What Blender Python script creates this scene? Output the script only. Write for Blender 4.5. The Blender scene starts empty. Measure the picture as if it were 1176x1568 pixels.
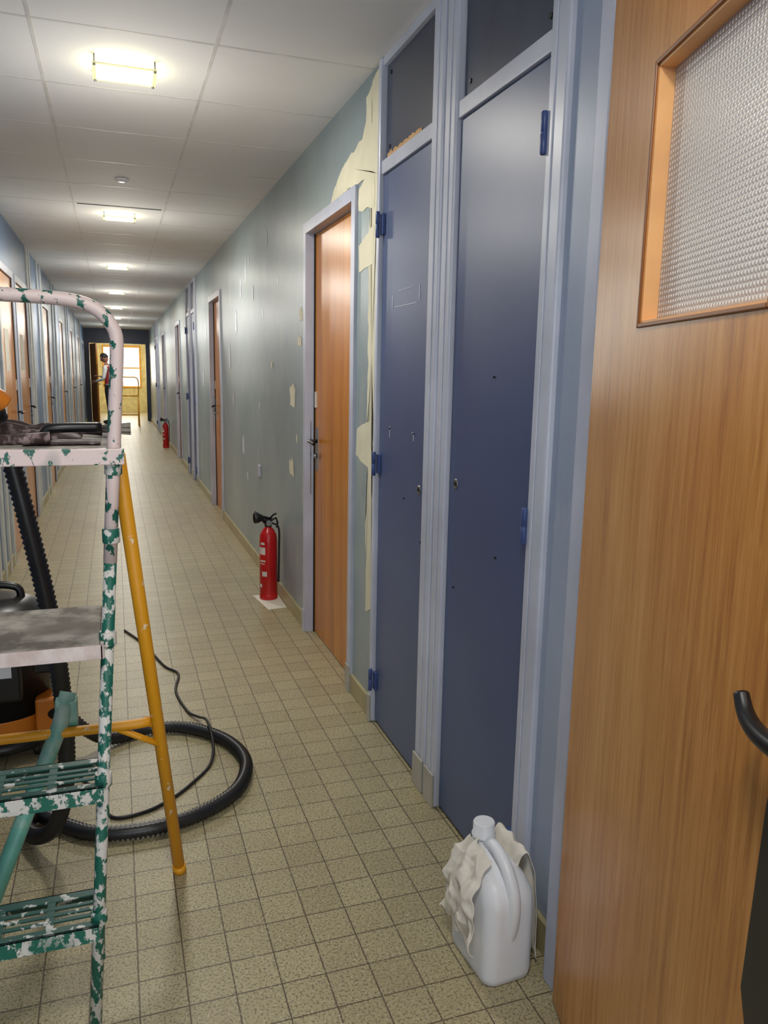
import bpy, bmesh, math, random
from mathutils import Vector, Matrix, noise
random.seed(7)
scene=bpy.context.scene
try: scene.view_settings.view_transform='Standard'
except Exception: pass

# ------------------------------------------------------------ materials
def lin(c):
    return tuple(((v/255)/12.92 if v/255<=.04045 else ((v/255+.055)/1.055)**2.4) for v in c)+(1,)
class NT:
    def __init__(s,name):
        s.m=bpy.data.materials.new(name); s.m.use_nodes=True; s.n=s.m.node_tree.nodes; s.l=s.m.node_tree.links
        s.b=s.n["Principled BSDF"]
    def add(s,t,**k):
        n=s.n.new(t)
        for a,v in k.items(): setattr(n,a,v)
        return n
    def link(s,a,b): s.l.new(a,b)
    def val(s,inp,v):
        s.b.inputs[inp].default_value=v
    def coord(s,scale=(1,1,1)):
        tc=s.add("ShaderNodeTexCoord"); mp=s.add("ShaderNodeMapping"); mp.inputs["Scale"].default_value=scale
        s.link(tc.outputs["Object"],mp.inputs[0]); return mp.outputs[0]
    def noise(s,co,scale,detail=3,rough=.5):
        n=s.add("ShaderNodeTexNoise"); n.inputs["Scale"].default_value=scale; n.inputs["Detail"].default_value=detail; n.inputs["Roughness"].default_value=rough
        s.link(co,n.inputs["Vector"]); return n.outputs["Fac"]
    def ramp(s,fac,stops,interp='LINEAR'):
        r=s.add("ShaderNodeValToRGB"); r.color_ramp.interpolation=interp
        e=r.color_ramp.elements
        while len(e)<len(stops): e.new(.5)
        for i,(p,c) in enumerate(stops): e[i].position=p; e[i].color=c if len(c)==4 else lin(c)
        s.link(fac,r.inputs[0]); return r.outputs[0]
    def mix(s,fac,a,b,mode='MIX'):
        m=s.add("ShaderNodeMix",data_type='RGBA',blend_type=mode)
        if isinstance(fac,(int,float)): m.inputs[0].default_value=fac
        else: s.link(fac,m.inputs[0])
        for k,v in ((6,a),(7,b)):
            if isinstance(v,tuple): m.inputs[k].default_value=v if len(v)==4 else lin(v)
            else: s.link(v,m.inputs[k])
        return m.outputs[2]
    def math(s,op,a,b=None,clamp=False):
        m=s.add("ShaderNodeMath",operation=op); m.use_clamp=clamp
        for k,v in ((0,a),(1,b)):
            if v is None: continue
            if isinstance(v,(int,float)): m.inputs[k].default_value=v
            else: s.link(v,m.inputs[k])
        return m.outputs[0]
    def bump(s,h,strength=.2,dist=.002):
        b=s.add("ShaderNodeBump"); b.inputs["Strength"].default_value=strength; b.inputs["Distance"].default_value=dist
        s.link(h,b.inputs["Height"]); s.link(b.outputs[0],s.b.inputs["Normal"])
    def col(s,c):
        if isinstance(c,tuple): s.b.inputs["Base Color"].default_value=c if len(c)==4 else lin(c)
        else: s.link(c,s.b.inputs["Base Color"])
W1=(1,1,1,1);K0=(0,0,0,1)
def plain(name,c,rough=.5,metal=0,var=.06,scale=8,spec=.5):
    t=NT(name); co=t.coord(); n=t.noise(co,scale,4)
    d=tuple(max(0,v*(1-var)) for v in c); e=tuple(min(255,v*(1+var)) for v in c)
    t.col(t.ramp(n,[(.3,d),(.7,e)])); t.val("Roughness",rough); t.val("Metallic",metal)
    t.val("Specular IOR Level",spec)
    return t.m
def wood(name,c1,c2,c3,rough=.35,zs=1.2,pore=.25):
    t=NT(name); co=t.coord((48,48,zs)); n=t.noise(co,1.6,6,.65)
    co2=t.coord((7,7,.35)); n2=t.noise(co2,1.5,3)
    s=t.math('ADD',t.math('MULTIPLY',n,.65),t.math('MULTIPLY',n2,.4))
    c=t.ramp(s,[(.34,c1),(.5,c2),(.70,c3)])
    co3=t.coord((230,230,9)); n3=t.noise(co3,1,2)
    pores=t.ramp(n3,[(.30,K0),(.42,W1)])
    c=t.mix(t.math('MULTIPLY',t.math('SUBTRACT',1,pores),pore),c,c1)
    n4=t.noise(t.coord((150,150,14)),1,2); fl=t.ramp(n4,[(.62,K0),(.72,W1)])
    t.col(t.mix(t.math('MULTIPLY',fl,pore),c,c3))
    t.val("Roughness",rough); t.bump(n3,.12,.0006)
    return t.m
M={}
M['wood_far']=wood('varnished_wood_orange',(158,90,22),(198,122,36),(216,146,54),.28)
M['wood_near']=wood('varnished_wood_near',(156,96,42),(194,130,62),(218,160,92),.27,2.0,.45)
M['bead']=plain('bead_wood',(134,80,32),.35)
M['reveal']=plain('reveal_wood',(246,184,124),.45)
def wallmat(name,base,light,warm,highlight_streak=.6):
    t=NT(name); co=t.coord(); n=t.noise(co,1.1,4,.6)
    c=t.ramp(n,[(.35,base),(.65,light)])
    n2=t.noise(t.coord((1,2.2,.8)),2.6,5,.7); m=t.ramp(n2,[(.58,K0),(.68,W1)])
    c=t.mix(t.math('MULTIPLY',m,.35),c,warm)
    n3=t.noise(t.coord((1,9,2.0)),2.3,3,.6); m3=t.ramp(n3,[(.68,K0),(.74,W1)])
    c=t.mix(t.math('MULTIPLY',m3,highlight_streak),c,(215,218,210))  # pale vertical streaks, highlights put into the wall colour
    t.col(c); t.val("Roughness",.36); n4=t.noise(co,160,3); t.bump(n4,.15,.001)
    return t.m
M['wallR']=wallmat('painted_wall_blue_grey',(136,152,158),(160,174,174),(182,186,172))
M['wallL']=wallmat('painted_wall_blue',(96,122,160),(116,140,172),(134,152,170),.3)
M['wallnear']=wallmat('painted_wall_pale_blue',(156,168,190),(172,184,204),(184,192,204),.3)
M['frame']=plain('frame_paint_lavender',(188,192,208),.35,var=.05,scale=5)
M['post']=plain('post_paint_pale',(200,204,218),.33,var=.05,scale=5)
M['postL']=plain('post_paint_cream',(210,212,208),.45)
M['band']=plain('dark_blue_panel',(44,52,76),.4)
M['plinth']=plain('plinth_paint',(184,180,166),.5)
M['base']=plain('skirting_olive',(176,164,124),.45)
M['cream']=plain('filler_cream',(228,222,194),.7,var=.04,scale=6)
M['scar']=plain('bare_wood_scar',(206,160,104),.7)
def bluepanel():
    t=NT('blue_cupboard_paint'); co=t.coord(); n=t.noise(co,1.2,3)
    c=t.ramp(n,[(.3,(68,84,122)),(.7,(80,98,138))])
    n2=t.noise(t.coord((1,1,.6)),14,5,.7); c=t.mix(t.math('MULTIPLY',t.ramp(n2,[(.7,K0),(.78,W1)]),.12),c,(120,128,150))
    t.col(c); t.val("Roughness",.38); t.val("Specular IOR Level",.75); t.bump(t.noise(co,60,2),.06,.001); return t.m
M['blue']=bluepanel()
M['transom']=plain('transom_panel_dark',(60,68,88),.25,var=.1,scale=3)
M['hinge']=plain('hinge_blue',(66,84,136),.35)
M['black']=plain('black_plastic',(22,22,24),.35)
M['rubber']=plain('black_rubber',(30,30,32),.5)
M['steel']=plain('brushed_steel',(150,150,150),.3,.9)
M['white']=plain('white_plastic',(236,238,242),.35,var=.02)
M['red']=plain('red_enamel',(190,20,24),.25,var=.05)
M['label']=plain('label_paper',(214,206,196),.6)
M['paper']=plain('paper_sheet',(236,232,218),.7,var=.02)
M['cloth']=plain('rag_cloth',(228,221,208),.9,var=.06,scale=20)
M['orange']=plain('orange_plastic',(210,122,34),.35)
M['skin']=plain('skin_tone',(150,100,78),.55,var=.03)
M['hair']=plain('dark_hair',(28,24,22),.7)
M['shirt']=plain('white_shirt',(206,206,204),.85)
M['vest']=plain('red_vest',(150,38,44),.8)
M['pants']=plain('black_trousers',(26,28,34),.85)
M['shoe']=plain('work_shoes',(40,34,30),.6)
M['eye']=plain('eye_white',(230,230,228),.3)
M['lip']=plain('lips',(140,78,70),.5)
M['ycream']=plain('end_room_wall_yellow',(226,214,168),.6)
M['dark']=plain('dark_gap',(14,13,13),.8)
def splat(name,c,c2,lo,hi,sc=38,rough=.45):
    t=NT(name); co=t.coord((1,1,.7)); n=t.noise(co,sc,4,.6); m=t.ramp(n,[(lo,K0),(hi,W1)])
    n2=t.noise(co,7,2); m2=t.math('MULTIPLY',m,t.ramp(n2,[(.3,K0),(.45,W1)]))
    c=t.mix(m2,c,c2); t.col(c); t.val("Roughness",rough); t.bump(m,.25,.001); return t.m
M['green']=splat('green_tube_paint_splattered',(24,100,84),(214,210,204),.49,.53,52)
M['greenw']=splat('white_paint_over_green_tube',(30,96,82),(222,202,198),.42,.45,46)
M['step']=splat('green_step_splattered',(26,80,72),(206,208,204),.58,.62,34)
M['teal']=splat('teal_bar',(98,164,148),(164,186,174),.5,.7,14)
M['yellow']=splat('yellow_tube_splattered',(224,156,20),(232,216,194),.64,.68,30)
M['board']=splat('dusty_board',(118,112,104),(186,180,170),.42,.62,12,.85)
M['boardedge']=splat('board_edge_white',(206,186,180),(226,214,208),.4,.6,20,.7)
M['brown']=splat('dirty_tool_brown',(62,46,44),(150,132,130),.52,.62,40,.7)
def floormat():
    t=NT('floor_terrazzo_tile'); co=t.coord()
    br=t.add("ShaderNodeTexBrick"); br.offset=0; br.squash=1
    br.inputs["Scale"].default_value=1; br.inputs["Mortar Size"].default_value=.002; br.inputs["Mortar Smooth"].default_value=.3
    br.inputs["Brick Width"].default_value=.103; br.inputs["Row Height"].default_value=.103; br.inputs["Bias"].default_value=0
    br.inputs["Color1"].default_value=lin((186,175,137)); br.inputs["Color2"].default_value=lin((173,161,124)); br.inputs["Mortar"].default_value=lin((86,73,54))
    t.link(co,br.inputs["Vector"])
    c=br.outputs["Color"]
    n=t.noise(co,170,3,.7); sp=t.ramp(n,[(.53,K0),(.57,W1)])
    c=t.mix(t.math('MULTIPLY',sp,.72),c,(92,82,64))
    n1=t.noise(co,140,2,.6); sp=t.ramp(n1,[(.60,K0),(.66,W1)]); c=t.mix(t.math('MULTIPLY',sp,.5),c,(226,218,192))
    n2=t.noise(co,2.2,4,.6); c=t.mix(t.math('MULTIPLY',t.ramp(n2,[(.42,K0),(.7,W1)]),.25),c,(128,114,88))
    t.col(c); t.val("Roughness",.38)
    t.bump(t.math('SUBTRACT',1,br.outputs["Fac"]),.4,.001); return t.m
M['floor']=floormat()
def ceilmat():
    t=NT('ceiling_panel'); co=t.coord(); n=t.noise(co,1.3,3); c=t.ramp(n,[(.3,(224,223,221)),(.7,(234,233,231))])
    t.col(c); t.val("Roughness",.75); t.bump(t.noise(co,250,2),.1,.001); return t.m
M['ceil']=ceilmat()
M['tbar']=plain('ceiling_tbar',(214,212,208),.5)
def emis(name,c,s):
    t=NT(name); t.col(c); t.b.inputs["Emission Color"].default_value=lin(c); t.b.inputs["Emission Strength"].default_value=s; return t.m
M['lamp']=emis('lamp_diffuser',(255,250,222),10)
M['lampplate']=emis('lamp_glass_plate',(255,250,210),1.6)
M['lamprim']=emis('lamp_glass_rim',(232,228,170),.28)
M['daylight']=emis('bright_window_pane',(255,252,240),1.5)
def glassmat():
    t=NT('patterned_glass'); tc=t.add("ShaderNodeTexCoord"); sp=t.add("ShaderNodeSeparateXYZ"); t.link(tc.outputs["Object"],sp.inputs[0])
    k=2*math.pi/.0085
    a=t.math('SINE',t.math('MULTIPLY',sp.outputs[0],k)); b=t.math('SINE',t.math('MULTIPLY',sp.outputs[2],k))
    h=t.math('MULTIPLY',t.math('ADD',t.math('MULTIPLY',a,.5),.5),t.math('ADD',t.math('MULTIPLY',b,.5),.5))
    c=t.ramp(h,[(.05,(176,168,162)),(.5,(238,238,238))]); t.col(c); t.val("Roughness",.25); t.val("Specular IOR Level",.9)  # opaque whitened colour stands in for light coming through the pane
    t.bump(h,.6,.002); return t.m
M['glass']=glassmat()
def hosemat():
    t=NT('corrugated_hose'); t.col((36,36,38)); t.val("Roughness",.36); return t.m
M['hose']=hosemat()

# ------------------------------------------------------------ mesh helpers
def link(o): bpy.context.collection.objects.link(o); return o
def empty(name,loc=(0,0,0),rz=0):
    e=bpy.data.objects.new(name,None); e.empty_display_size=.1; e.location=loc; e.rotation_euler=(0,0,rz); return link(e)
def mesh(name,bm,mat,smooth=False,parent=None):
    me=bpy.data.meshes.new(name); bm.normal_update(); bm.to_mesh(me); bm.free()
    if isinstance(mat,str): mat=[mat]
    for m in mat: me.materials.append(M[m])
    if smooth:
        for p in me.polygons: p.use_smooth=True
    o=link(bpy.data.objects.new(name,me))
    if parent: o.parent=parent
    return o
def addbox(bm,lo,hi,mi=0,bev=0):
    lo=Vector(lo);hi=Vector(hi)
    r=bmesh.ops.create_cube(bm,size=1); vs=r['verts']
    for v in vs: v.co=Vector(((v.co.x+.5)*(hi.x-lo.x)+lo.x,(v.co.y+.5)*(hi.y-lo.y)+lo.y,(v.co.z+.5)*(hi.z-lo.z)+lo.z))
    fs=set(f for v in vs for f in v.link_faces)
    for f in fs: f.material_index=mi
    if bev:
        es=list(set(e for v in vs for e in v.link_edges))
        g=bmesh.ops.bevel(bm,geom=es,offset=bev,segments=2,affect='EDGES',profile=.5)
        for f in g['faces']: f.material_index=mi
    return vs
def box(name,lo,hi,mat,bev=0,parent=None):
    bm=bmesh.new(); addbox(bm,lo,hi,0,bev); return mesh(name,bm,mat,False,parent)
def boxes(name,L,mats,bev=0,parent=None):
    bm=bmesh.new()
    for b in L: addbox(bm,b[0],b[1],b[2] if len(b)>2 else 0,bev)
    return mesh(name,bm,mats,False,parent)
def catmull(pts,n=8,closed=False):
    P=[Vector(p) for p in pts]; out=[]
    N=len(P); rng=range(N if closed else N-1)
    for i in rng:
        if closed: p0,p1,p2,p3=P[i-1],P[i],P[(i+1)%N],P[(i+2)%N]
        else: p0=P[max(i-1,0)];p1=P[i];p2=P[i+1];p3=P[min(i+2,N-1)]
        for k in range(n):
            t=k/n
            out.append(.5*((2*p1)+(-p0+p2)*t+(2*p0-5*p1+4*p2-p3)*t*t+(-p0+3*p1-3*p2+p3)*t**3))
    if not closed: out.append(P[-1])
    return out
def sweep(bm,path,rad,seg=12,mi=0,cap=True):
    path=[Vector(p) for p in path]; rings=[]
    T=(path[1]-path[0]).normalized(); up=Vector((0,0,1)) if abs(T.z)<.9 else Vector((1,0,0))
    N=(up-T*up.dot(T)).normalized()
    for i,p in enumerate(path):
        if i==0: T=(path[1]-p)
        elif i==len(path)-1: T=p-path[i-1]
        else: T=path[i+1]-path[i-1]
        T.normalize(); N=(N-T*N.dot(T)).normalized(); B=T.cross(N)
        r=rad(i) if callable(rad) else rad
        rings.append([bm.verts.new(p+N*math.cos(a)*r+B*math.sin(a)*r) for a in [2*math.pi*k/seg for k in range(seg)]])
    for a,b in zip(rings,rings[1:]):
        for k in range(seg):
            f=bm.faces.new((a[k],a[(k+1)%seg],b[(k+1)%seg],b[k])); f.material_index=mi; f.smooth=True
    if cap:
        f=bm.faces.new(rings[0][::-1]); f.material_index=mi; f=bm.faces.new(rings[-1]); f.material_index=mi
def tube(name,path,rad,mat,seg=12,parent=None):
    bm=bmesh.new(); sweep(bm,path,rad,seg); return mesh(name,bm,mat,False,parent)
def lathe(bm,prof,c,seg=28,mi=0,axis='Z'):
    rings=[]
    for r,z in prof:
        ring=[]
        for k in range(seg):
            a=2*math.pi*k/seg; v=Vector((r*math.cos(a),r*math.sin(a),z))
            if axis=='X': v=Vector((v.z,v.x,v.y))
            if axis=='Y': v=Vector((v.x,v.z,v.y))
            ring.append(bm.verts.new(Vector(c)+v))
        rings.append(ring)
    for a,b in zip(rings,rings[1:]):
        for k in range(seg):
            f=bm.faces.new((a[k],a[(k+1)%seg],b[(k+1)%seg],b[k])); f.material_index=mi; f.smooth=True
    f=bm.faces.new(rings[0][::-1]); f.material_index=mi; f=bm.faces.new(rings[-1]); f.material_index=mi
def resample(path,step):
    out=[path[0]]; acc=0
    for a,b in zip(path,path[1:]):
        d=(b-a).length; t=step-acc
        while t<=d and d>0:
            out.append(a.lerp(b,t/d)); t+=step
        acc=d-(t-step)
    return out

# ------------------------------------------------------------ dimensions
XR=.934; XL=-.723; H=2.456; T=.58; Y0=-3.0; YE=22.6
box('floor',(XL-.12,Y0,-.1),(XR+1.6,27.5,0),'floor')
bm=bmesh.new()
xs=[XL,-.211,.369,XR]
ys=[2.9+T*k for k in range(-10,34)]+[YE]
for j in range(len(ys)-1):
    for i in range(3):
        a=.006
        x0=xs[i]+(a if i else 0); x1=xs[i+1]-(a if i<2 else 0)
        addbox(bm,(x0,ys[j]+a,H),(x1,ys[j+1]-a,H+.02),0)
for x in xs[1:3]: addbox(bm,(x-.006,ys[0],H-.0015),(x+.006,YE,H+.01),1)
for y in ys[:-1]: addbox(bm,(XL,y-.006,H-.001),(XR,y+.006,H+.01),1)
addbox(bm,(-.19,5.808,H-.002),(.35,5.83,H+.01),2)  # dark strip stands in for the shade inside a lifted panel's gap
addbox(bm,(XL-.12,Y0,H+.02),(XR+1.6,27.5,H+.12),0)
mesh('ceiling',bm,['ceil','tbar','dark'])

def lampobj(x,y):
    e=empty('ceiling_lamp',(x,y,H))
    box('diffuser_body',(-.088,-.066,-.022),(.088,.066,-.002),'lamp',.004,e)
    boxes('glass_plate',[((-.098,-.078,-.032),(.098,.078,-.027),0),((-.110,-.090,-.0315),(-.0985,.090,-.0275),1),((.0985,-.090,-.0315),(.110,.090,-.0275),1),((-.0985,-.090,-.0315),(.0985,-.0785,-.0275),1),((-.0985,.0785,-.0315),(.0985,.090,-.0275),1)],['lampplate','lamprim'],0,e)
    bm=bmesh.new()
    for sx in(-1,1):
        for sy in(-1,1):
            lathe(bm,[(.004,-.038),(.005,-.036),(.005,-.032),(.003,-.031),(.003,-.001)],(sx*.102,sy*.082,0),12)
    mesh('corner_screws',bm,'steel',False,e)
    ld=bpy.data.lights.new('lamp_down','AREA'); ld.energy=13; ld.color=(1,.96,.88); ld.shape='SQUARE'; ld.size=.2
    lo=link(bpy.data.objects.new('lamp_down',ld)); lo.location=(0,0,-.045); lo.parent=e
    ld=bpy.data.lights.new('ceiling_fill','POINT'); ld.energy=7.5; ld.color=(1,.97,.90); ld.shadow_soft_size=.10  # unseen point light added below the fitting to brighten the ceiling evenly
    lo=link(bpy.data.objects.new('ceiling_fill',ld)); lo.location=(0,0,-.42); lo.parent=e
for k in range(-1,7): lampobj(.078,3.21+2.9*k)

bm=bmesh.new(); lathe(bm,[(.04,0),(.04,-.006),(.03,-.014),(.015,-.018)],(.085,5.0,H-.001)); mesh('smoke_detector',bm,'white',False)

# ------------------------------------------------------------ walls
def wallboxes(x0,x1,ya,yb,ops):
    L=[];y=ya
    for a,b,z in sorted(ops):
        if a>y: L.append(((x0,y,0),(x1,a,H)))
        if z<H: L.append(((x0,a,z),(x1,b,H)))
        y=b
    if yb>y: L.append(((x0,y,0),(x1,yb,H)))
    return L
doorsR=[(3.09,3.99),(7.32,8.23),(12.0,12.9),(15.6,16.5)]
cupsR=[1.545,9.62,17.9]
opsR=[(a+.02,b-.02,2.083) for a,b in doorsR]+[(c,c+1.265,H) for c in cupsR]+[(.47,1.33,2.09)]
boxes('wall_right',wallboxes(XR,XR+.12,Y0,YE,opsR),['wallR'])
doorsL=[(4.2,5.05),(5.98,6.9),(7.0,7.92),(9.5,10.4),(12.3,13.2),(15.2,16.1),(18.2,19.1)]
opsL=[(a+.02,b-.02,2.083) for a,b in doorsL]
boxes('wall_left',wallboxes(XL-.12,XL,Y0,YE,opsL),['wallL'])
def skirting(name,xa,xb,ops,yb=YE):
    L=[];y=Y0
    for a,b in sorted(ops):
        if a>y: L.append(((xa,y,0),(xb,a,.085)))
        y=b
    L.append(((xa,y,0),(xb,yb,.085)))
    boxes(name,L,['base'],.002)
skirting('baseboard_right',XR-.012,XR+.005,[d for d in doorsR]+[(c,c+1.265) for c in cupsR]+[(.4,1.40)])
skirting('baseboard_left',XL-.005,XL+.012,doorsL)

def fulldoor(name,side,a,b,mat):
    X=XR if side>0 else XL; s=side
    e=empty(name)
    k=0 if side>0 else -.026      # left side leaves sit nearly flush
    pj=.014 if side>0 else .006
    def bx(n,x0,x1,y0,y1,z0,z1,m,bev=.002):
        xa,xb=sorted((X+s*x0,X+s*x1)); return box(n,(xa,y0,z0),(xb,y1,z1),m,bev,e)
    w=.052
    bx('jamb_far',-pj,.1,b-w,b,0,2.103,'frame'); bx('jamb_near',-pj,.1,a,a+w,0,2.103,'frame')
    bx('head',-pj,.1,a+w,b-w,2.05,2.103,'frame')
    bx('leaf',.036+k,.076+k,a+w+.004,b-w-.004,.006,2.046,mat,.002)
    bx('dark_jamb_strip',.03+k,.036+k,b-w-.012,b-w,0,2.05,'dark',0)  # near-black strip for the dark jamb beside the leaf
    yk=b-w-.06
    bx('lock_plate',.032+k,.037+k,yk-.022,yk+.022,.88,1.10,'steel',.001)
    bm=bmesh.new(); xx=X+s*(.036+k)
    sweep(bm,[(xx,yk,1.03),(xx-s*.045,yk,1.03)],.009,10)
    sweep(bm,catmull([(xx-s*.045,yk+.005,1.03),(xx-s*.05,yk-.05,1.032),(xx-s*.045,yk-.11,1.025)],5),.0085,10)
    mesh('lever_handle',bm,'black',False,e)
    bm=bmesh.new(); sweep(bm,[(xx,yk,.955),(xx-s*.02,yk,.955)],.011,12); mesh('lock_cylinder',bm,'steel',False,e)
    if side>0: bx('strike_plate',.012,.018,b-w-.002,b-w+.002,.75,1.13,'steel',0)
    bx('edge_label',.03+k,.0355+k,b-w-.05,b-w-.02,1.2,1.28,'label',0)
    bx('plinth_block_near',-pj-.006,-pj-.0005,a-.002,a+w,0,.12,'plinth',.001)
    bx('plinth_block_far',-pj-.006,-pj-.0005,b-w,b+.002,0,.12,'frame',.001)
    return e
for a,b in doorsR: fulldoor('door_wood',1,a,b,'wood_far')
for i,(a,b) in enumerate(doorsL):
    e=fulldoor('door_wood',-1,a,b,'wood_far')
    if i in(1,2):
        box('notice_sheet',(XL-.0095,a+.3,1.35),(XL-.0085,a+.52,1.65),'paper',0,e)
L=[]
for y in (5.2,5.45,5.7,5.93,8.0,8.2,9.0,9.4,11.0,11.5,14.0,14.6,17.2,19.8): L.append(((XL-.01,y-.035,0),(XL+.016,y+.035,H)))
boxes('trim_left_posts',L,['postL'],.003)

def cupboard(y0):
    e=empty('built_in_cupboard')
    o=y0-1.545; X=XR
    def bx(n,x0,x1,ya,yb,z0,z1,m,bev=.002): return box(n,(X+x0,ya+o,z0),(X+x1,yb+o,z1),m,bev,e)
    leaves=[(1.622,2.118),(2.302,2.778)]
    for i,(a,b) in enumerate(leaves):
        bx('door_leaf_%d'%(i+1),.0,.03,a,b,.012,2.066,'blue',.003)
        bx('transom_panel_%d'%(i+1),.006,.03,a+.004,b-.004,2.118,2.425,'transom',.002)
        bx('transom_rail_%d'%(i+1),-.008,.05,a-.004,b+.004,2.07,2.116,'post',.003)
        bx('top_rail_%d'%(i+1),-.008,.05,a-.004,b+.004,2.427,H,'post',.002)
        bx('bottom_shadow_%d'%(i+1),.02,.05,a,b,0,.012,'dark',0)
        bm=bmesh.new()
        for yy in (a+.04,b-.04):
            for zz in (2.155,2.395): lathe(bm,[(.007,-.003),(.007,.001)],(X+.006,yy+o,zz),12,0,'X')
        mesh('transom_screws_%d'%(i+1),bm,'black',False,e)
    bm=bmesh.new(); pr=None
    for k in range(41):
        yy=2.43+.33*k/40; hgt=2.137+.010*noise.noise(Vector((k*.35,1,1)))+.006*noise.noise(Vector((k*1.1,4,1)))
        c=(bm.verts.new((X+.0048,yy+o,2.112)),bm.verts.new((X+.0048,yy+o,hgt)))
        if pr: bm.faces.new((pr[0],c[0],c[1],pr[1]))
        pr=c
    mesh('bare_scar',bm,'scar',False,e)
    for n,a,b in (('post_right',1.545,1.62),('post_mid_a',2.122,2.198),('post_mid_b',2.216,2.298),('post_left',2.782,2.812)):
        bx(n,-.016,.05,a,b,0,H-.001,'post',.006)
        bx(n+'_foot',-.024,-.0165,a,b,0,.115,'plinth',.002)
    for n,a,b in (('post_right',1.59,1.60),('post_mid_a',2.155,2.165),('post_mid_b',2.25,2.262)):
        bx(n+'_fillet',-.019,-.016,a,b,.12,H-.002,'post',.001)
    bx('post_groove',.0,.05,2.198,2.216,0,H-.001,'frame',0)
    bm=bmesh.new()
    for yy,zz in ((2.781,1.9),(2.781,1.04),(2.781,.18),(1.621,1.9),(1.621,1.02),(1.621,.18)):
        s=1 if yy>2 else -1
        lathe(bm,[(.006,-.045),(.008,-.042),(.008,-.002),(.006,0),(.008,.002),(.008,.042),(.006,.045)],(X-.02,yy+o,zz),14)
        addbox(bm,(X-.010,yy+o-(.03 if s>0 else 0),zz-.035),(X-.001,yy+o+(0 if s>0 else .03),zz+.035))
    mesh('hinges',bm,'hinge',False,e)
    bm=bmesh.new()
    for yy,zz in ((2.36,1.0),(2.07,1.06),):
        lathe(bm,[(.016,.001),(.016,-.002),(.011,-.003),(.009,-.001)],(X,yy+o,zz),18,0,'X')
    mesh('lock_rosettes',bm,'steel',False,e)
    bm=bmesh.new()
    for yy,zz in ((2.36,1.0),(2.07,1.06),(2.42,1.18),(2.66,1.18),(1.85,1.37),(2.5,.95),(1.80,.9),(2.33,.83),(2.06,.75)):
        r=.0055 if (yy,zz) in((2.36,1.0),(2.07,1.06)) else .003
        lathe(bm,[(r,.001),(r,-.0035)],(X,yy+o,zz),10,0,'X')
    mesh('screw_holes',bm,'dark',False,e)
    bm=bmesh.new()
    for lo,hi in (((2.42,1.602),(2.64,1.604)),((2.46,1.655),(2.60,1.6565)),((2.655,1.60),(2.659,1.645)),((2.398,1.61),(2.402,1.659)),((2.42,1.155),(2.424,1.185)),((2.66,1.15),(2.664,1.19)),((2.425,1.18),(2.44,1.183))):
        addbox(bm,(X-.0012,lo[0]+o,lo[1]),(X+.001,hi[0]+o,hi[1]))
    mesh('scrape_marks',bm,'post',False,e)
    bx('cupboard_back',.06,.12,1.545,2.81,0,H,'dark',0)
for c in cupsR: cupboard(c)

pc=[0]
def patch(bm,pts,rough=.012,mi=0):
    pc[0]+=1; x=XR-.0008-.00025*(pc[0]%6)
    P=[];n=len(pts)
    for i in range(n):
        a=Vector((pts[i][0],pts[i][1])); b=Vector((pts[(i+1)%n][0],pts[(i+1)%n][1])); k=max(1,int((b-a).length/.02))
        for j in range(k):
            p=a.lerp(b,j/k); q=noise.noise(Vector((p.x*16,p.y*16,3)))*rough; q2=noise.noise(Vector((p.x*16,p.y*16,9)))*rough
            P.append((p.x+q,p.y+q2))
    cx_=sum(p[0] for p in P)/len(P); cy_=sum(p[1] for p in P)/len(P)
    c=bm.verts.new((x,cx_,cy_)); vs=[bm.verts.new((x,p[0],p[1])) for p in P]
    for i in range(len(vs)):
        f=bm.faces.new((c,vs[i],vs[(i+1)%len(vs)])); f.material_index=mi
bm=bmesh.new()
patch(bm,[(2.84,.45),(2.92,.42),(2.93,1.2),(2.94,2.0),(2.93,2.43),(2.82,2.45),(2.85,1.4)],.02)
patch(bm,[(2.88,1.0),(3.08,1.04),(3.07,1.15),(2.96,1.18),(2.88,1.2)])
patch(bm,[(2.88,1.78),(3.06,1.77),(3.07,1.87),(2.88,1.92)])
patch(bm,[(2.88,1.98),(3.08,2.0),(3.08,2.08),(2.88,2.14)])
patch(bm,[(2.84,2.1),(3.5,2.108),(3.40,2.19),(3.1,2.25),(2.84,2.28)],.02)
patch(bm,[(2.82,2.25),(3.06,2.23),(3.0,2.3),(3.0,2.40),(2.82,2.45)],.02)
def blob(y,z,w,h,mi,rough=.02): patch(bm,[(y-w*.5,z-h*.5),(y+w*.4,z-h*.45),(y+w*.5,z+h*.3),(y-w*.1,z+h*.5),(y-w*.5,z+h*.2)],rough,mi)
for y,z,w,h in ((4.09,1.67,.09,.07),(4.13,1.54,.09,.05),(4.3,1.25,.14,.13),(4.33,.85,.12,.11),(4.9,1.42,.05,.05),(4.2,1.02,.03,.05)): blob(y,z,w,h,0)
for y,z,w,h in ((5.9,2.12,.05,.2),(6.15,2.0,.06,.16),(5.75,2.16,.04,.08),(6.4,1.78,.07,.18),(5.6,1.92,.04,.1),(6.1,.82,.08,.15),(5.2,1.75,.03,.06),(5.9,.6,.06,.06),(6.8,1.5,.08,.2),(6.6,1.15,.06,.1),(1.47,2.3,.06,.14),(1.44,2.2,.03,.1),(4.7,1.9,.03,.03),(5.35,1.15,.05,.05),(8.6,1.8,.1,.2),(8.9,1.3,.1,.2),(5.05,2.2,.03,.1)): blob(y,z,w,h,1)
mesh('wall_filler_patches',bm,['cream','post'])
box('wall_socket_plate',(XR-.012,5.32,.66),(XR,5.40,.74),'frame',.003)
boxes('trim_near_door_frame',[((.885,1.335,0),(XR+.12,1.38,H-.002)),((XR-.02,.42,0),(XR+.12,.47,2.14)),((XR-.02,.47,2.09),(XR+.12,1.335,2.14))],['frame'],.004)
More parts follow.
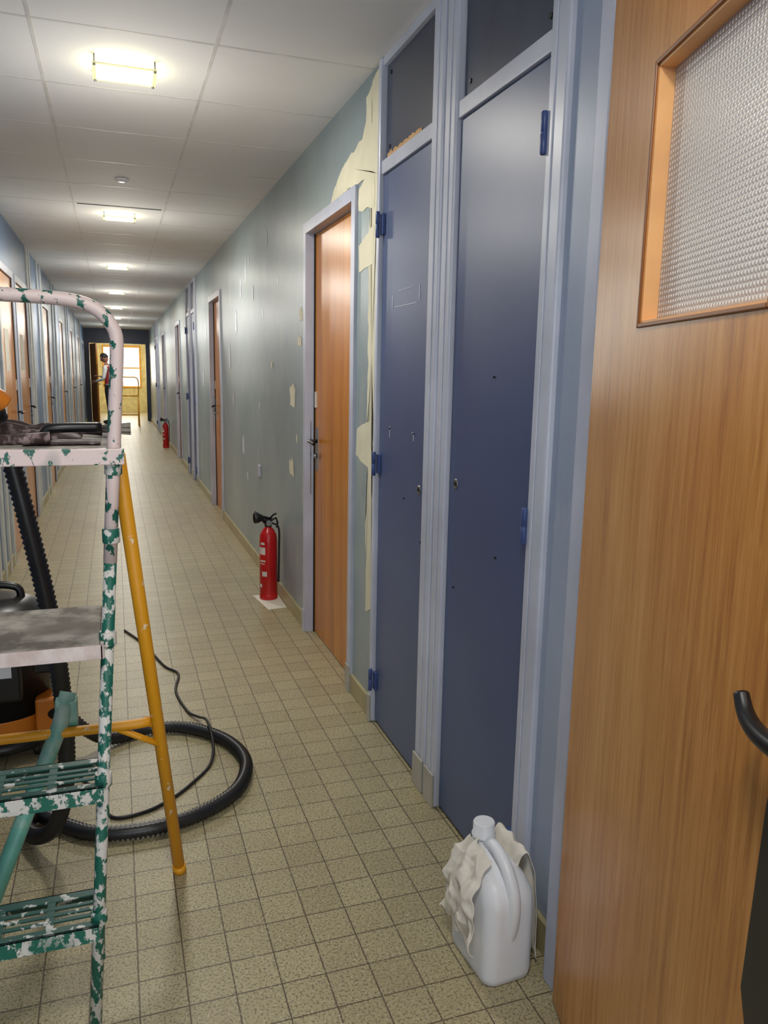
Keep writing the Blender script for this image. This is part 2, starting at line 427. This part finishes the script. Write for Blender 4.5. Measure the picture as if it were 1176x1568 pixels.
boxes('wall_right_pier_skin',[((XR-.0005,1.381,.09),(XR+.001,1.544,H-.001))],['wallnear'],0)
boxes('wall_side_room',[((XR+1.5,-.4,0),(XR+1.6,2.2,H)),((XR+.12,-.5,0),(XR+1.6,-.4,H)),((XR+.12,2.9,0),(XR+1.6,3.0,H)),((XR+1.5,2.2,0),(XR+1.6,3.0,H))],['postL'])

# ------------------------------------------------------------ near glazed door
phi=math.radians(15.4)
D=empty('glazed_door',(.87,1.31,0),-(math.pi/2+phi))
g0,g1,q0,q1=.222,.608,1.460,1.848
Wd,Hd,th=.83,2.04,.04
boxes('leaf',[((0,0,.008),(g0,th,Hd)),((g1,0,.008),(Wd,th,Hd)),((g0,0,.008),(g1,th,q0)),((g0,0,q1),(g1,th,Hd))],['wood_near'],0,D)
boxes('opening_lining',[((g0,.001,q0),(g0+.004,th-.001,q1)),((g1-.004,.001,q0),(g1,th-.001,q1)),((g0,.001,q0),(g1,th-.001,q0+.004)),((g0,.001,q1-.004),(g1,th-.001,q1))],['reveal'],0,D)
b=.007
boxes('glazing_bead',[((g0-b,-.004,q0-b),(g0,.002,q1+b)),((g1,-.004,q0-b),(g1+b,.002,q1+b)),((g0,-.004,q0-b),(g1,.002,q0)),((g0,-.004,q1),(g1,.002,q1+b))],['bead'],.002,D)
box('patterned_glass',(g0+.004,.026,q0+.004),(g1-.004,.032,q1-.004),'glass',0,D)
box('hinge_edge_strip',(-.003,.002,.01),(.0,th-.002,Hd-.002),'bead',0,D)
bm=bmesh.new()
out=[(.735,1.04),(.80,1.04),(.80,.62),(.775,.60),(.73,.60),(.705,.66),(.715,.9)]
f=[bm.verts.new((x,-.0045,z)) for x,z in out]; r=[bm.verts.new((x,0,z)) for x,z in out]
bm.faces.new(f); bm.faces.new(r[::-1])
for i in range(len(out)): bm.faces.new((f[i],r[i],r[(i+1)%len(out)],f[(i+1)%len(out)]))
bmesh.ops.recalc_face_normals(bm,faces=bm.faces)
mesh('back_plate',bm,'black',False,D)
bm=bmesh.new(); sweep(bm,[(.785,-.004,1.003),(.785,-.036,1.003)],.011,14)
pth=catmull([(.80,-.036,1.003),(.772,-.040,1.001),(.742,-.042,1.004),(.718,-.041,1.013),(.700,-.038,1.028)],6)
sweep(bm,pth,lambda i:.0125-.004*i/len(pth),14); mesh('lever_handle',bm,'black',False,D)
for z in (.25,1.0,1.8):
    bm=bmesh.new(); lathe(bm,[(.005,-.045),(.005,.045)],(-.004,.01,z),12); mesh('knuckle',bm,'steel',False,D)

# ------------------------------------------------------------ end of corridor
boxes('wall_end',[((XL-.12,YE,2.07),(XR+.12,YE+.1,H)),((XL-.12,YE,0),(XL+.12,YE+.1,2.07)),((XR-.1,YE,0),(XR+.12,YE+.1,2.07))],['band'])
boxes('wall_end_room',[((XL-.22,YE+4.8,0),(XR+.3,YE+4.9,H)),((XL-.22,YE+.1,0),(XL-.12,YE+4.8,H)),((XR+.2,YE+.1,0),(XR+.3,YE+4.8,H))],['ycream'])
e=empty('window_end_room')
box('pane',(-.3,YE+4.78,.85),(.8,YE+4.79,2.1),'daylight',0,e)
boxes('sash',[((-.34,YE+4.75,.8),(.84,YE+4.8,.85)),((-.34,YE+4.75,2.1),(.84,YE+4.8,2.15)),((-.34,YE+4.75,.85),(-.3,YE+4.8,2.1)),((.8,YE+4.75,.85),(.84,YE+4.8,2.1)),((.23,YE+4.75,.85),(.27,YE+4.8,2.1)),((-.3,YE+4.75,1.42),(.8,YE+4.8,1.46))],['yellow'],.003,e)
lampobj(.078,YE+2.3)
ld=bpy.data.lights.new('window_daylight','AREA'); ld.energy=28; ld.size=1.0; ld.color=(1,.97,.88); lo=link(bpy.data.objects.new('window_daylight',ld)); lo.location=(.25,YE+4.7,1.5); lo.rotation_euler=(-math.pi/2,0,0)
e=empty('door_wood_open',(XL+.13,YE-.02,0),math.radians(-78))
box('leaf',(0,0,.01),(.80,.04,2.04),'wood_far',.003,e)
bm=bmesh.new(); sweep(bm,[(.73,.04,1.0),(.73,.09,1.0),(.62,.09,1.0)],.009,10); mesh('lever_handle',bm,'black',False,e)

# ------------------------------------------------------------ fire extinguishers
def extinguisher(x,y):
    e=empty('fire_extinguisher',(x,y,0))
    bm=bmesh.new()
    lathe(bm,[(.05,0.002),(.054,.008),(.054,.36),(.05,.40),(.036,.43),(.02,.447),(.018,.46)],(0,0,0),32); mesh('cylinder_body',bm,'red',False,e)
    bm=bmesh.new(); lathe(bm,[(.0545,.002),(.0555,.004),(.0555,.03),(.0545,.034)],(0,0,0),32); mesh('base_ring',bm,'red',False,e)
    bm=bmesh.new()
    for z0,z1,a0,a1 in ((.285,.33,185,240),(.24,.25,195,240),(.225,.23,195,235),(.15,.18,215,250),(.08,.10,190,215),(.345,.36,205,235)):
        prev=None
        for k in range(9):
            a=math.radians(a0+(a1-a0)*k/8); p=(.0546*math.cos(a),.0546*math.sin(a))
            c=(bm.verts.new((*p,z0)),bm.verts.new((*p,z1)))
            if prev: bm.faces.new((prev[0],c[0],c[1],prev[1]))
            prev=c
    mesh('labels',bm,'label',False,e)
    bm=bmesh.new()
    lathe(bm,[(.02,.45),(.022,.455),(.022,.485),(.014,.49)],(0,0,0),18)
    addbox(bm,(-.05,-.012,.485),(.03,.012,.5),0,.003)
    sweep(bm,[(.02,0,.497),(-.03,-.01,.512),(-.085,-.02,.545)],.008,8)
    sweep(bm,[(.015,0,.49),(.05,.01,.50),(.06,.01,.47),(.055,.01,.44)],.007,8)
    sweep(bm,[(0,0,.49),(.03,-.03,.53),(.045,-.035,.535)],.006,8)
    mesh('valve_and_levers',bm,'black',False,e)
    bm=bmesh.new()
    sweep(bm,catmull([(-.02,-.01,.475),(-.045,-.03,.50),(-.06,-.03,.50)],4),.008,10)
    lathe(bm,[(.010,0),(.030,-.03),(.034,-.055),(.030,-.06),(.02,-.03)],(-.03,-.02,.51),20,0,'X')
    mesh('discharge_horn',bm,'black',False,e)
    bm=bmesh.new(); lathe(bm,[(.016,-.03),(.018,-.028),(.018,-.02),(.016,-.018)],(0,0,.475),16,0,'Y'); mesh('pressure_gauge',bm,'steel',False,e)
    bm=bmesh.new(); sweep(bm,catmull([(.02,.01,.47),(.064,.0,.44),(.066,.0,.3),(.062,0,.1)],6),.0065,10); mesh('hose',bm,'rubber',False,e)
    return e
extinguisher(.85,4.62); extinguisher(.84,14.6)
bm=bmesh.new()
P=[(.765,4.70),(.805,4.38),(.918,4.40),(.918,4.70)]
a=[bm.verts.new((x,y,.0016)) for x,y in P]; b_=[bm.verts.new((x,y,.0004)) for x,y in P]
bm.faces.new(a); bm.faces.new(b_[::-1]); [bm.faces.new((a[i],b_[i],b_[(i+1)%4],a[(i+1)%4])) for i in range(4)]
bmesh.ops.recalc_face_normals(bm,faces=bm.faces); mesh('paper_sheet',bm,'paper')

# ------------------------------------------------------------ step ladder
S=empty('step_ladder')
RF=Vector((-.090,1.50,0)); RT=Vector((.006,1.55,1.40))
LF=Vector((-.545,1.50,0)); LT=Vector((-.50,1.55,1.40))
bend=catmull([RT,(.004,1.552,1.44),(-.022,1.554,1.475),(-.067,1.555,1.492),(-.16,1.555,1.497),(-.33,1.555,1.497),(-.43,1.555,1.49),(-.48,1.554,1.465),LT],6)
tube('front_rail_lower',[RF,RF.lerp(RT,.3),RF.lerp(RT,.72)],.012,'green',14,S)
tube('front_rail_upper',[RF.lerp(RT,.72),RF.lerp(RT,.85),RT]+bend[1:]+[LT.lerp(LF,.3)],.0125,'greenw',14,S)
tube('far_rail_lower',[LF,LF.lerp(LT,.7)],.012,'green',14,S)
def rx(z): return RF.lerp(RT,z/1.4)
def lx(z): return LF.lerp(LT,z/1.4)
for i,z in enumerate((.285,.575)):
    a=lx(z).x; b2=rx(z).x; y0=rx(z).y-.03
    L=[]
    dp=.125
    L.append(((a,y0,z-.035),(b2,y0+.004,z),1))
    L.append(((a,y0+dp-.004,z-.03),(b2,y0+dp,z)))
    L.append(((a,y0,z-.004),(b2,y0+.02,z)))
    L.append(((a,y0+dp-.022,z-.004),(b2,y0+dp,z)))
    for y in (.036,.056,.076): L.append(((a,y0+y,z-.004),(b2,y0+y+.010,z)))
    n=5
    for k in range(n+1):
        x=a+(b2-a)*k/n; L.append(((x-.008 if k else x,y0+.018,z-.005),(x+.008 if k<n else x,y0+dp-.02,z-.001)))
    boxes('tread_%d'%(i+1),L,['step','green'],.0008,S)
    tube('tread_bracket_%d'%(i+1),[(b2,y0+.03,z-.02),(b2+.004,y0+dp,z-.02)],.008,'green',10,S)
    tube('tread_support_%d'%(i+1),[(b2+.002,y0+dp-.01,z-.02),(b2+.002,y0+.03,z-.10)],.006,'green',10,S)
z=.86
boxes('board_shelf',[((-.50,1.50,z-.026),(-.045,1.765,z))],['board'],.004,S)
boxes('shelf_edge',[((-.50,1.494,z-.028),(-.04,1.4995,z-.001)),((-.0445,1.494,z-.028),(-.038,1.765,z-.001))],['boardedge'],.001,S)
z=1.225
boxes('platform',[((-.50,1.53,z-.012),(.0,1.94,z))],['board'],.003,S)
boxes('platform_lip',[((-.50,1.515,z-.028),(.012,1.53,z+.002)),((0,1.53,z-.026),(.008,1.94,z+.002)),((-.50,1.94,z-.026),(.008,1.948,z+.002))],['greenw'],.002,S)
bm=bmesh.new()
for zz in (.86,1.19,.285,.575,1.06):
    lathe(bm,[(.015,-.014),(.016,-.012),(.016,.012),(.015,.014)],tuple(rx(zz)),14)
mesh('rail_collars',bm,'green',False,S)
bm=bmesh.new()
A=Vector((.0,1.70,1.20)); B=Vector((.12,2.03,.0))
A2=Vector((-.49,1.70,1.20)); B2=Vector((-.62,2.03,.0))
sweep(bm,[A,A.lerp(B,.5),B],.0155,14); sweep(bm,[A2,A2.lerp(B2,.5),B2],.0155,14)
C=A.lerp(B,.60); C2=A2.lerp(B2,.60)
sweep(bm,catmull([C+Vector((0,0,.02)),C+Vector((-.03,0,.035)),C+Vector((-.08,-.01,.035)),C2+Vector((.05,0,.03)),C2],6),.012,12)
sweep(bm,[C+Vector((-.10,-.01,.03)),C+Vector((.0,0,-.03))],.008,10)
mesh('rear_legs',bm,'yellow',False,S)
bm=bmesh.new()
for p,q in ((B,A),(B2,A2)):
    d=(q-p).normalized(); sweep(bm,[p+Vector((0,0,.001)),p+d*.03],.018,14)
mesh('rubber_feet',bm,'yellow',False,S)
bm=bmesh.new()
sweep(bm,[(-.135,1.93,.60),(-.155,1.90,.53),(-.30,1.77,.20),(-.39,1.70,.005)],.019,14)
addbox(bm,(-.165,1.905,.52),(-.115,1.945,.585),0,.004)
mesh('brace_bar',bm,'teal',False,S)

z=1.226
E=empty('trowel',(-.05,1.66,z))
bm=bmesh.new(); addbox(bm,(-.12,-.05,.001),(.02,.05,.004),0,.001); mesh('blade',bm,'brown',False,E)
bm=bmesh.new(); sweep(bm,catmull([(-.08,0,.004),(-.08,0,.025),(-.05,0,.03),(.02,.01,.03)],5),.010,10); mesh('grip',bm,'black',False,E)
E=empty('scraper',(-.20,1.60,z))
bm=bmesh.new(); addbox(bm,(-.1,-.03,.001),(-.02,.03,.003)); sweep(bm,[(-.03,0,.010),(.08,.01,.014)],lambda i:.009+.003*i,10); mesh('scraper_body',bm,'brown',False,E)
E=empty('paint_brush',(-.01,1.83,z))
bm=bmesh.new(); sweep(bm,[(-.10,0,.014),(-.04,0,.014),(-.02,0,.014)],lambda i:(.007,.011,.014)[i],12); mesh('handle',bm,'brown',False,E)
bm=bmesh.new()
for k in range(60):
    a=random.uniform(0,2*math.pi); r=random.uniform(0,.013); q=Vector((-.02,math.cos(a)*r,.016+math.sin(a)*r*.7))
    sweep(bm,[q,q+Vector((.06,math.cos(a)*.012,math.sin(a)*.006))],.0014,5)
mesh('bristles',bm,'board',False,E)
def rag(name,fn,nu,nv,mat,thick=.003):
    bm=bmesh.new(); g=[[bm.verts.new(fn(i/nu,j/nv)) for j in range(nv+1)] for i in range(nu+1)]
    for i in range(nu):
        for j in range(nv):
            f=bm.faces.new((g[i][j],g[i+1][j],g[i+1][j+1],g[i][j+1])); f.smooth=True
    o=mesh(name,bm,mat,True)
    m=o.modifiers.new('thickness','SOLIDIFY'); m.thickness=thick; m.offset=1
    s=o.modifiers.new('smooth','SUBSURF'); s.levels=1; s.render_levels=1
    return o
def f1(u,v):
    x=-.27+.20*u; y=1.74+.14*v; e=min(u,1-u,v,1-v)*4; e=min(1,e)
    zz=z+.003+e*(.012+.022*abs(noise.noise(Vector((u*5,v*5,1)))*1.6)); return (x,y,zz)
rag('dirty_rag',f1,30,24,'brown',-.002)
E=empty('orbital_sander',(-.31,1.66,z))
bm=bmesh.new(); lathe(bm,[(.055,.001),(.06,.004),(.06,.016),(.05,.02),(.042,.028),(.04,.05),(.045,.055)],(0,0,0),28); mesh('pad_housing',bm,'black',False,E)
bm=bmesh.new(); lathe(bm,[(.043,.055),(.046,.065),(.045,.09),(.034,.108),(.015,.114)],(0,0,0),28)
sweep(bm,catmull([(0,0,.085),(.04,.01,.092),(.085,.03,.088),(.105,.04,.075)],5),lambda i:.026-.0005*i,14); mesh('motor_housing',bm,'orange',False,E)
bm=bmesh.new(); sweep(bm,[(.0,.03,.03),(.03,.10,.03)],.015,12); mesh('dust_port',bm,'black',False,E)

# ------------------------------------------------------------ vacuum
V=empty('workshop_vacuum',(-.44,3.0,0))
bm=bmesh.new(); lathe(bm,[(.17,.06),(.18,.08),(.182,.15),(.183,.155)],(0,0,0),36); mesh('tank_band',bm,'orange',False,V)
bm=bmesh.new(); lathe(bm,[(.183,.155),(.187,.34),(.195,.35),(.20,.36),(.20,.43),(.185,.49),(.14,.54),(.09,.56),(.05,.563)],(0,0,0),36)
addbox(bm,(.10,-.13,.30),(.205,.10,.44),0,.012)
addbox(bm,(-.08,-.215,.24),(.10,-.17,.42),0,.012)
lathe(bm,[(.2,.04),(.21,.05),(.21,.075),(.19,.08)],(0,0,0),36); mesh('motor_head',bm,'black',False,V)
bm=bmesh.new(); sweep(bm,catmull([(-.09,0,.54),(-.08,0,.59),(0,0,.605),(.08,0,.59),(.09,0,.54)],5),.014,12); mesh('carry_handle',bm,'black',False,V)
bm=bmesh.new(); addbox(bm,(.0,-.2165,.33),(.07,-.2145,.37)); mesh('rating_label',bm,'white',False,V)
bm=bmesh.new(); addbox(bm,(.13,-.16,.09),(.20,-.06,.22),0,.01); mesh('tank_clasp',bm,'orange',False,V)
bm=bmesh.new()
for a in (45,135,225,315):
    x=.18*math.cos(math.radians(a)); y=.18*math.sin(math.radians(a)); lathe(bm,[(.02,-.012),(.026,-.008),(.026,.008),(.02,.012)],(x,y,.027),16,0,'X')
    sweep(bm,[(x,y,.03),(x,y,.06)],.01,8)
mesh('casters',bm,'rubber',False,V)
bm=bmesh.new(); sweep(bm,[(.16,-.12,.16),(.23,-.17,.16)],.027,16); mesh('inlet',bm,'black',False,V)

def hose(name,pts,r,mat='hose',step=.007):
    P=resample(catmull(pts,14),step)
    bm=bmesh.new(); sweep(bm,P,lambda i:r*(1.0 if i%2 else .8),14); return mesh(name,bm,mat)
hr=.0235
pts=[(-.20,2.82,.16),(-.14,2.80,.10),(-.06,2.86,.03),(.08,2.92,.024),(.22,2.88,.024),(.34,2.74,.024),(.385,2.56,.024),(.33,2.38,.024),(.2,2.27,.024),(.05,2.23,.024),(-.1,2.25,.024),(-.20,2.33,.024),(-.27,2.40,.028),(-.30,2.34,.034),(-.26,2.24,.05),(-.20,2.17,.12),(-.165,2.13,.28),(-.16,2.10,.5),(-.175,2.05,.75),(-.21,2.02,1.0),(-.245,2.0,1.2),(-.262,1.96,1.275),(-.275,1.82,1.265)]
hose('vacuum_hose',pts,hr)
tube('power_cable',[p for p in catmull([(-.0,4.2,.006),(.09,3.95,.006),(.17,3.62,.006),(.225,3.5,.006),(.20,3.3,.006),(.23,3.08,.006),(.265,2.98,.02),(.285,2.85,.058),(.29,2.70,.03),(.265,2.6,.006),(.2,2.5,.006),(.13,2.42,.006),(.04,2.36,.006),(-.06,2.36,.006),(-.1,2.52,.006),(-.15,2.62,.006),(-.22,2.80,.006)],8)],.0055,'rubber',8)

# ------------------------------------------------------------ white jerrycan
def rrect(w,l,r,n=6):
    out=[]
    for cx_,cy_,a0 in ((w/2-r,l/2-r,0),(-w/2+r,l/2-r,90),(-w/2+r,-l/2+r,180),(w/2-r,-l/2+r,270)):
        for k in range(n+1):
            a=math.radians(a0+90*k/n); out.append((cx_+r*math.cos(a),cy_+r*math.sin(a)))
    return out
J=empty('jerrycan',(.80,1.48,0),math.radians(4))
bm=bmesh.new(); rings=[]
prof=[(.0,.110,.170,.02,0),(.004,.124,.184,.03,0),(.02,.13,.19,.032,0),(.10,.13,.19,.032,0),(.19,.13,.19,.034,0),(.215,.126,.184,.036,.002),(.24,.108,.160,.04,.01),(.26,.080,.120,.036,.028),(.272,.058,.076,.027,.045),(.282,.050,.050,.0245,.052),(.29,.048,.048,.0235,.052)]
for zz,w,l,r,oy in prof:
    rings.append([bm.verts.new((x,y+oy,zz)) for x,y in rrect(w,l,r)])
for a,b_ in zip(rings,rings[1:]):
    n=len(a)
    for k in range(n): f=bm.faces.new((a[k],a[(k+1)%n],b_[(k+1)%n],b_[k])); f.smooth=True
bm.faces.new(rings[0][::-1]); bm.faces.new(rings[-1])
mesh('bottle_body',bm,'white',False,J)
bm=bmesh.new()
lathe(bm,[(.027,.288),(.029,.290),(.029,.294),(.026,.296),(.026,.322),(.024,.325)],(0,.052,0),40)
mesh('screw_cap',bm,'white',False,J)
bm=bmesh.new(); sweep(bm,catmull([(0,.035,.275),(0,.012,.288),(0,-.022,.284),(0,-.060,.262),(0,-.088,.222),(0,-.092,.17),(0,-.080,.11)],7),.015,16); mesh('handle',bm,'white',False,J)
def rag2(name,path,wfn,yfn,out,seed,amp=.011,off=.013,lim=9,nz=.03,base=.016):
    P=catmull(path,6)
    def fn(u,v):
        t=v*(len(P)-1); i=min(int(t),len(P)-2); p=P[i].lerp(P[i+1],t-i)
        w=wfn(v); y=yfn(v)+(u-.5)*w+.008*noise.noise(Vector((u*5,v*5,seed)))
        fold=amp*math.sin(u*(12+seed)+v*7+2*math.sin(v*4))*(.5+.5*v)+base*noise.noise(Vector((u*3.5,v*5,seed)))+.006*noise.noise(Vector((u*11,v*12,seed)))
        q=max(.001,off+fold)
        d=out(v); n=noise.noise(Vector((u*5,seed,v*2)))
        return (min(lim,p.x+d[0]*q),y,max(.005,p.z+d[1]*q+nz*n*(1 if v<.2 or v>.8 else .3)))
    return rag(name,fn,44,50,'cloth',.002)
rag2('cleaning_rag',[(.726,0,.085),(.722,0,.13),(.722,0,.18),(.728,0,.225),(.746,0,.258),(.775,0,.283)],lambda v:.19-.09*v,lambda v:1.485+.005*v,lambda v:(-1,0) if v<.6 else (-.6,.6),3,.008,.011)
rag2('cleaning_rag',[(.842,0,.235),(.850,0,.268),(.868,0,.272),(.880,0,.22),(.884,0,.14),(.886,0,.06),(.888,0,.02)],lambda v:.13+.03*v,lambda v:1.515-.02*v,lambda v:(.2,.6) if v<.35 else (.6,0),5,.008,.012,.905,.012)

# ------------------------------------------------------------ second trestle far away
e=empty('yellow_trestle',(.33,20.6,0))
bm=bmesh.new()
for x in (-.22,.22):
    sweep(bm,[(x,-.25,0),(x,0,.75)],.018,10); sweep(bm,[(x,.25,0),(x,0,.75)],.018,10)
    sweep(bm,[(x,-.16,.26),(x,.16,.26)],.013,8)
for zz in (.28,.74): sweep(bm,[(-.22,0 if zz>.5 else -.16,zz),(.22,0 if zz>.5 else -.16,zz)],.016,10)
sweep(bm,catmull([(-.22,0,.75),(-.22,0,1.15),(0,0,1.2),(.22,0,1.15),(.22,0,.75)],5),.014,10)
mesh('trestle_frame',bm,'yellow',False,e)

# ------------------------------------------------------------ worker
def person(x,y,rz):
    e=empty('worker',(x,y,0),rz)
    V=[];R=[];E=[]
    def v(p,r,pr=None):
        V.append(p);R.append(r)
        if pr is not None: E.append((pr,len(V)-1))
        return len(V)-1
    pel=v((0,0,.95),(.15,.105)); w=v((0,.0,1.10),(.135,.095),pel); ch=v((0,.01,1.30),(.165,.11),w); up=v((0,.02,1.43),(.13,.085),ch); nk=v((0,.04,1.51),(.05,.05),up); hd=v((0,.065,1.57),(.05,.05),nk)
    for s in (-1,1):
        hp=v((s*.09,0,.88),(.095,.09),pel); kn=v((s*.11,.03*(s+.4),.49),(.062,.062),hp); an=v((s*.12,-.01+.05*s,.09),(.042,.045),kn); 
        bl=v((s*.12,.07+.05*s,.045),(.045,.035),an); to=v((s*.125,.16+.05*s,.035),(.035,.025),bl)
        sh=v((s*.185,.015,1.41),(.062,.06),up)
        if s==1: el=v((.25,.06,1.14),(.045,.045),sh); wr=v((.17,.27,1.20),(.028,.026),el)
        else: el=v((-.25,.05,1.13),(.045,.045),sh); wr=v((-.12,.28,1.08),(.028,.026),el)
        if s==1: WR=Vector((.17,.27,1.20)); EL=Vector((.25,.06,1.14))
        else: WL=Vector((-.12,.28,1.08)); ELl=Vector((-.25,.05,1.13))
    me=bpy.data.meshes.new('body'); me.from_pydata(V,E,[]); o=link(bpy.data.objects.new('body_tmp',me))
    sk=o.modifiers.new('s','SKIN'); 
    for i,r in enumerate(R): me.skin_vertices[0].data[i].radius=r
    me.skin_vertices[0].data[0].use_root=True
    su=o.modifiers.new('u','SUBSURF'); su.levels=2; su.render_levels=2
    dg=bpy.context.evaluated_depsgraph_get(); dg.update()
    m2=bpy.data.meshes.new_from_object(o.evaluated_get(dg)); bpy.data.objects.remove(o)
    m2.materials.clear()
    for k in ('pants','shirt','vest','skin','shoe'): m2.materials.append(M[k])
    for p in m2.polygons:
        c=p.center; p.use_smooth=True
        if c.z<.085: p.material_index=4
        elif c.z<.98: p.material_index=0
        elif c.z>1.475 and abs(c.x)<.1: p.material_index=3
        elif abs(c.x)<.19 and c.y<.125 and (1.02<c.z<1.45) and not(abs(c.x)<.045 and c.y>.05): p.material_index=2
        else: p.material_index=1
    b_=link(bpy.data.objects.new('body',m2)); b_.parent=e
    hc=Vector((0,.085,1.66)); tilt=Matrix.Rotation(math.radians(-28),3,'X')
    bm=bmesh.new(); bmesh.ops.create_uvsphere(bm,u_segments=32,v_segments=24,radius=1)
    for q in bm.verts:
        a=q.co.copy(); X_=a.x*.075; Y_=a.y*.095; Z_=a.z*.12
        if a.z<0: X_*=1-.35*a.z*a.z; Y_*=1-.12*a.z*a.z
        if a.y>0:
            nz=math.exp(-((a.x*.075)/.012)**2-((a.z*.12+.008)/.02)**2); Y_+=.026*nz
            Y_-=.008*(math.exp(-((abs(a.x)*.075-.03)/.014)**2-((Z_-.012)/.012)**2))
            Y_+=.008*math.exp(-((a.x*.075)/.025)**2-((Z_+.055)/.008)**2)+.01*math.exp(-((a.x*.075)/.02)**2-((Z_+.095)/.015)**2)
        q.co=hc+tilt@Vector((X_,Y_,Z_))
    mesh('head',bm,['skin'],True,e)
    bm=bmesh.new()
    for s in (-1,1):
        r=bmesh.ops.create_uvsphere(bm,u_segments=10,v_segments=8,radius=1)
        for q in r['verts']: q.co=hc+tilt@(Vector((s*.077,-.005,-.005))+Vector((q.co.x*.009,q.co.y*.02,q.co.z*.032)))
    mesh('ears',bm,'skin',True,e)
    bm=bmesh.new()
    for s in (-1,1):
        r=bmesh.ops.create_uvsphere(bm,u_segments=10,v_segments=8,radius=.011)
        for q in r['verts']: q.co=hc+tilt@(Vector((s*.03,.077,.012))+q.co)
    mesh('eyes',bm,'eye',True,e)
    bm=bmesh.new()
    for s in (-1,1):
        r=bmesh.ops.create_uvsphere(bm,u_segments=8,v_segments=6,radius=.0055)
        for q in r['verts']: q.co=hc+tilt@(Vector((s*.03,.0855,.010))+q.co)
    mesh('pupils',bm,'hair',True,e)
    bm=bmesh.new(); sweep(bm,[hc+tilt@Vector(p) for p in ((-.024,.078,-.053),(0,.089,-.05),(.024,.078,-.053))],.005,8); mesh('mouth',bm,'lip',True,e)
    bm=bmesh.new(); bmesh.ops.create_uvsphere(bm,u_segments=28,v_segments=20,radius=1)
    kill=[]
    for q in list(bm.verts):
        a=q.co.copy()
        q.co=hc+tilt@Vector((a.x*.084,a.y*.104-.006,a.z*.128+.006))
        if (a.z<-.25) or (a.y>.35 and a.z<.55): kill.append(q)
    bmesh.ops.delete(bm,geom=kill,context='VERTS'); hr_=mesh('hair',bm,'hair',True,e)
    sm=hr_.modifiers.new('t','SOLIDIFY'); sm.thickness=.012
    def hand(wr,el,inn):
        d=(wr-el).normalized(); side=Vector((inn,0,0)); side=(side-d*side.dot(d)).normalized(); nrm=d.cross(side)
        if nrm.z>0: nrm=-nrm
        bm=bmesh.new()
        sweep(bm,[wr-d*.02,wr+d*.01,wr+d*.05,wr+d*.085],lambda i:(.026,.028,.036,.03)[i],12)
        c=wr+d*.04
        for q in bm.verts:
            k=(q.co-c).dot(nrm); q.co-=nrm*k*.5
        for k,(off,ln) in enumerate(((-.03,.062),(-.01,.075),(.01,.070),(.028,.055))):
            b0=wr+d*.075+side*off; p1=b0+d*ln*.45+nrm*.008; p2=p1+d*ln*.25+nrm*ln*.3; p3=p2+nrm*ln*.3-d*.002
            sweep(bm,[b0,p1,p2,p3],lambda i:(.0095,.009,.0082,.007)[i],8)
        b0=wr+d*.02+side*.03; sweep(bm,[b0,b0+side*.022+d*.025+nrm*.01,b0+side*.02+d*.05+nrm*.028],lambda i:(.012,.010,.008)[i],8)
        return bm
    mesh('hand_right',hand(WR,EL,-1),'skin',True,e); mesh('hand_left',hand(WL,ELl,1),'skin',True,e)
    bm=bmesh.new(); sweep(bm,[Vector((.155*math.cos(a),.112*math.sin(a),.985)) for a in [2*math.pi*k/24 for k in range(25)]],.014,8); mesh('belt',bm,'shoe',True,e)
    box('sanding_block',(-.10,.345,1.03),(.10,.375,1.10),'brown',.004,e)
person(-.14,21.4,math.radians(75))

# ------------------------------------------------------------ world, camera
w=bpy.data.worlds.new('sky'); scene.world=w; w.use_nodes=True
bg=w.node_tree.nodes['Background']; bg.inputs[0].default_value=(.88,.93,1,1); bg.inputs[1].default_value=4.2
F=1193/1568
yaw,pitch,roll=.332,.174,.019
f=Vector((math.sin(yaw)*math.cos(pitch),math.cos(yaw)*math.cos(pitch),-math.sin(pitch)))
r0=Vector((math.cos(yaw),-math.sin(yaw),0)); u0=r0.cross(f)
r=r0*math.cos(roll)+u0*math.sin(roll); u=-r0*math.sin(roll)+u0*math.cos(roll)
cd=bpy.data.cameras.new('camera'); cd.sensor_fit='VERTICAL'; cd.sensor_height=32; cd.lens=32*F; cd.clip_start=.05
co=link(bpy.data.objects.new('camera',cd))
mw=Matrix((( r.x,u.x,-f.x,0),(r.y,u.y,-f.y,0),(r.z,u.z,-f.z,1.37),(0,0,0,1)))
co.matrix_world=mw
scene.camera=co
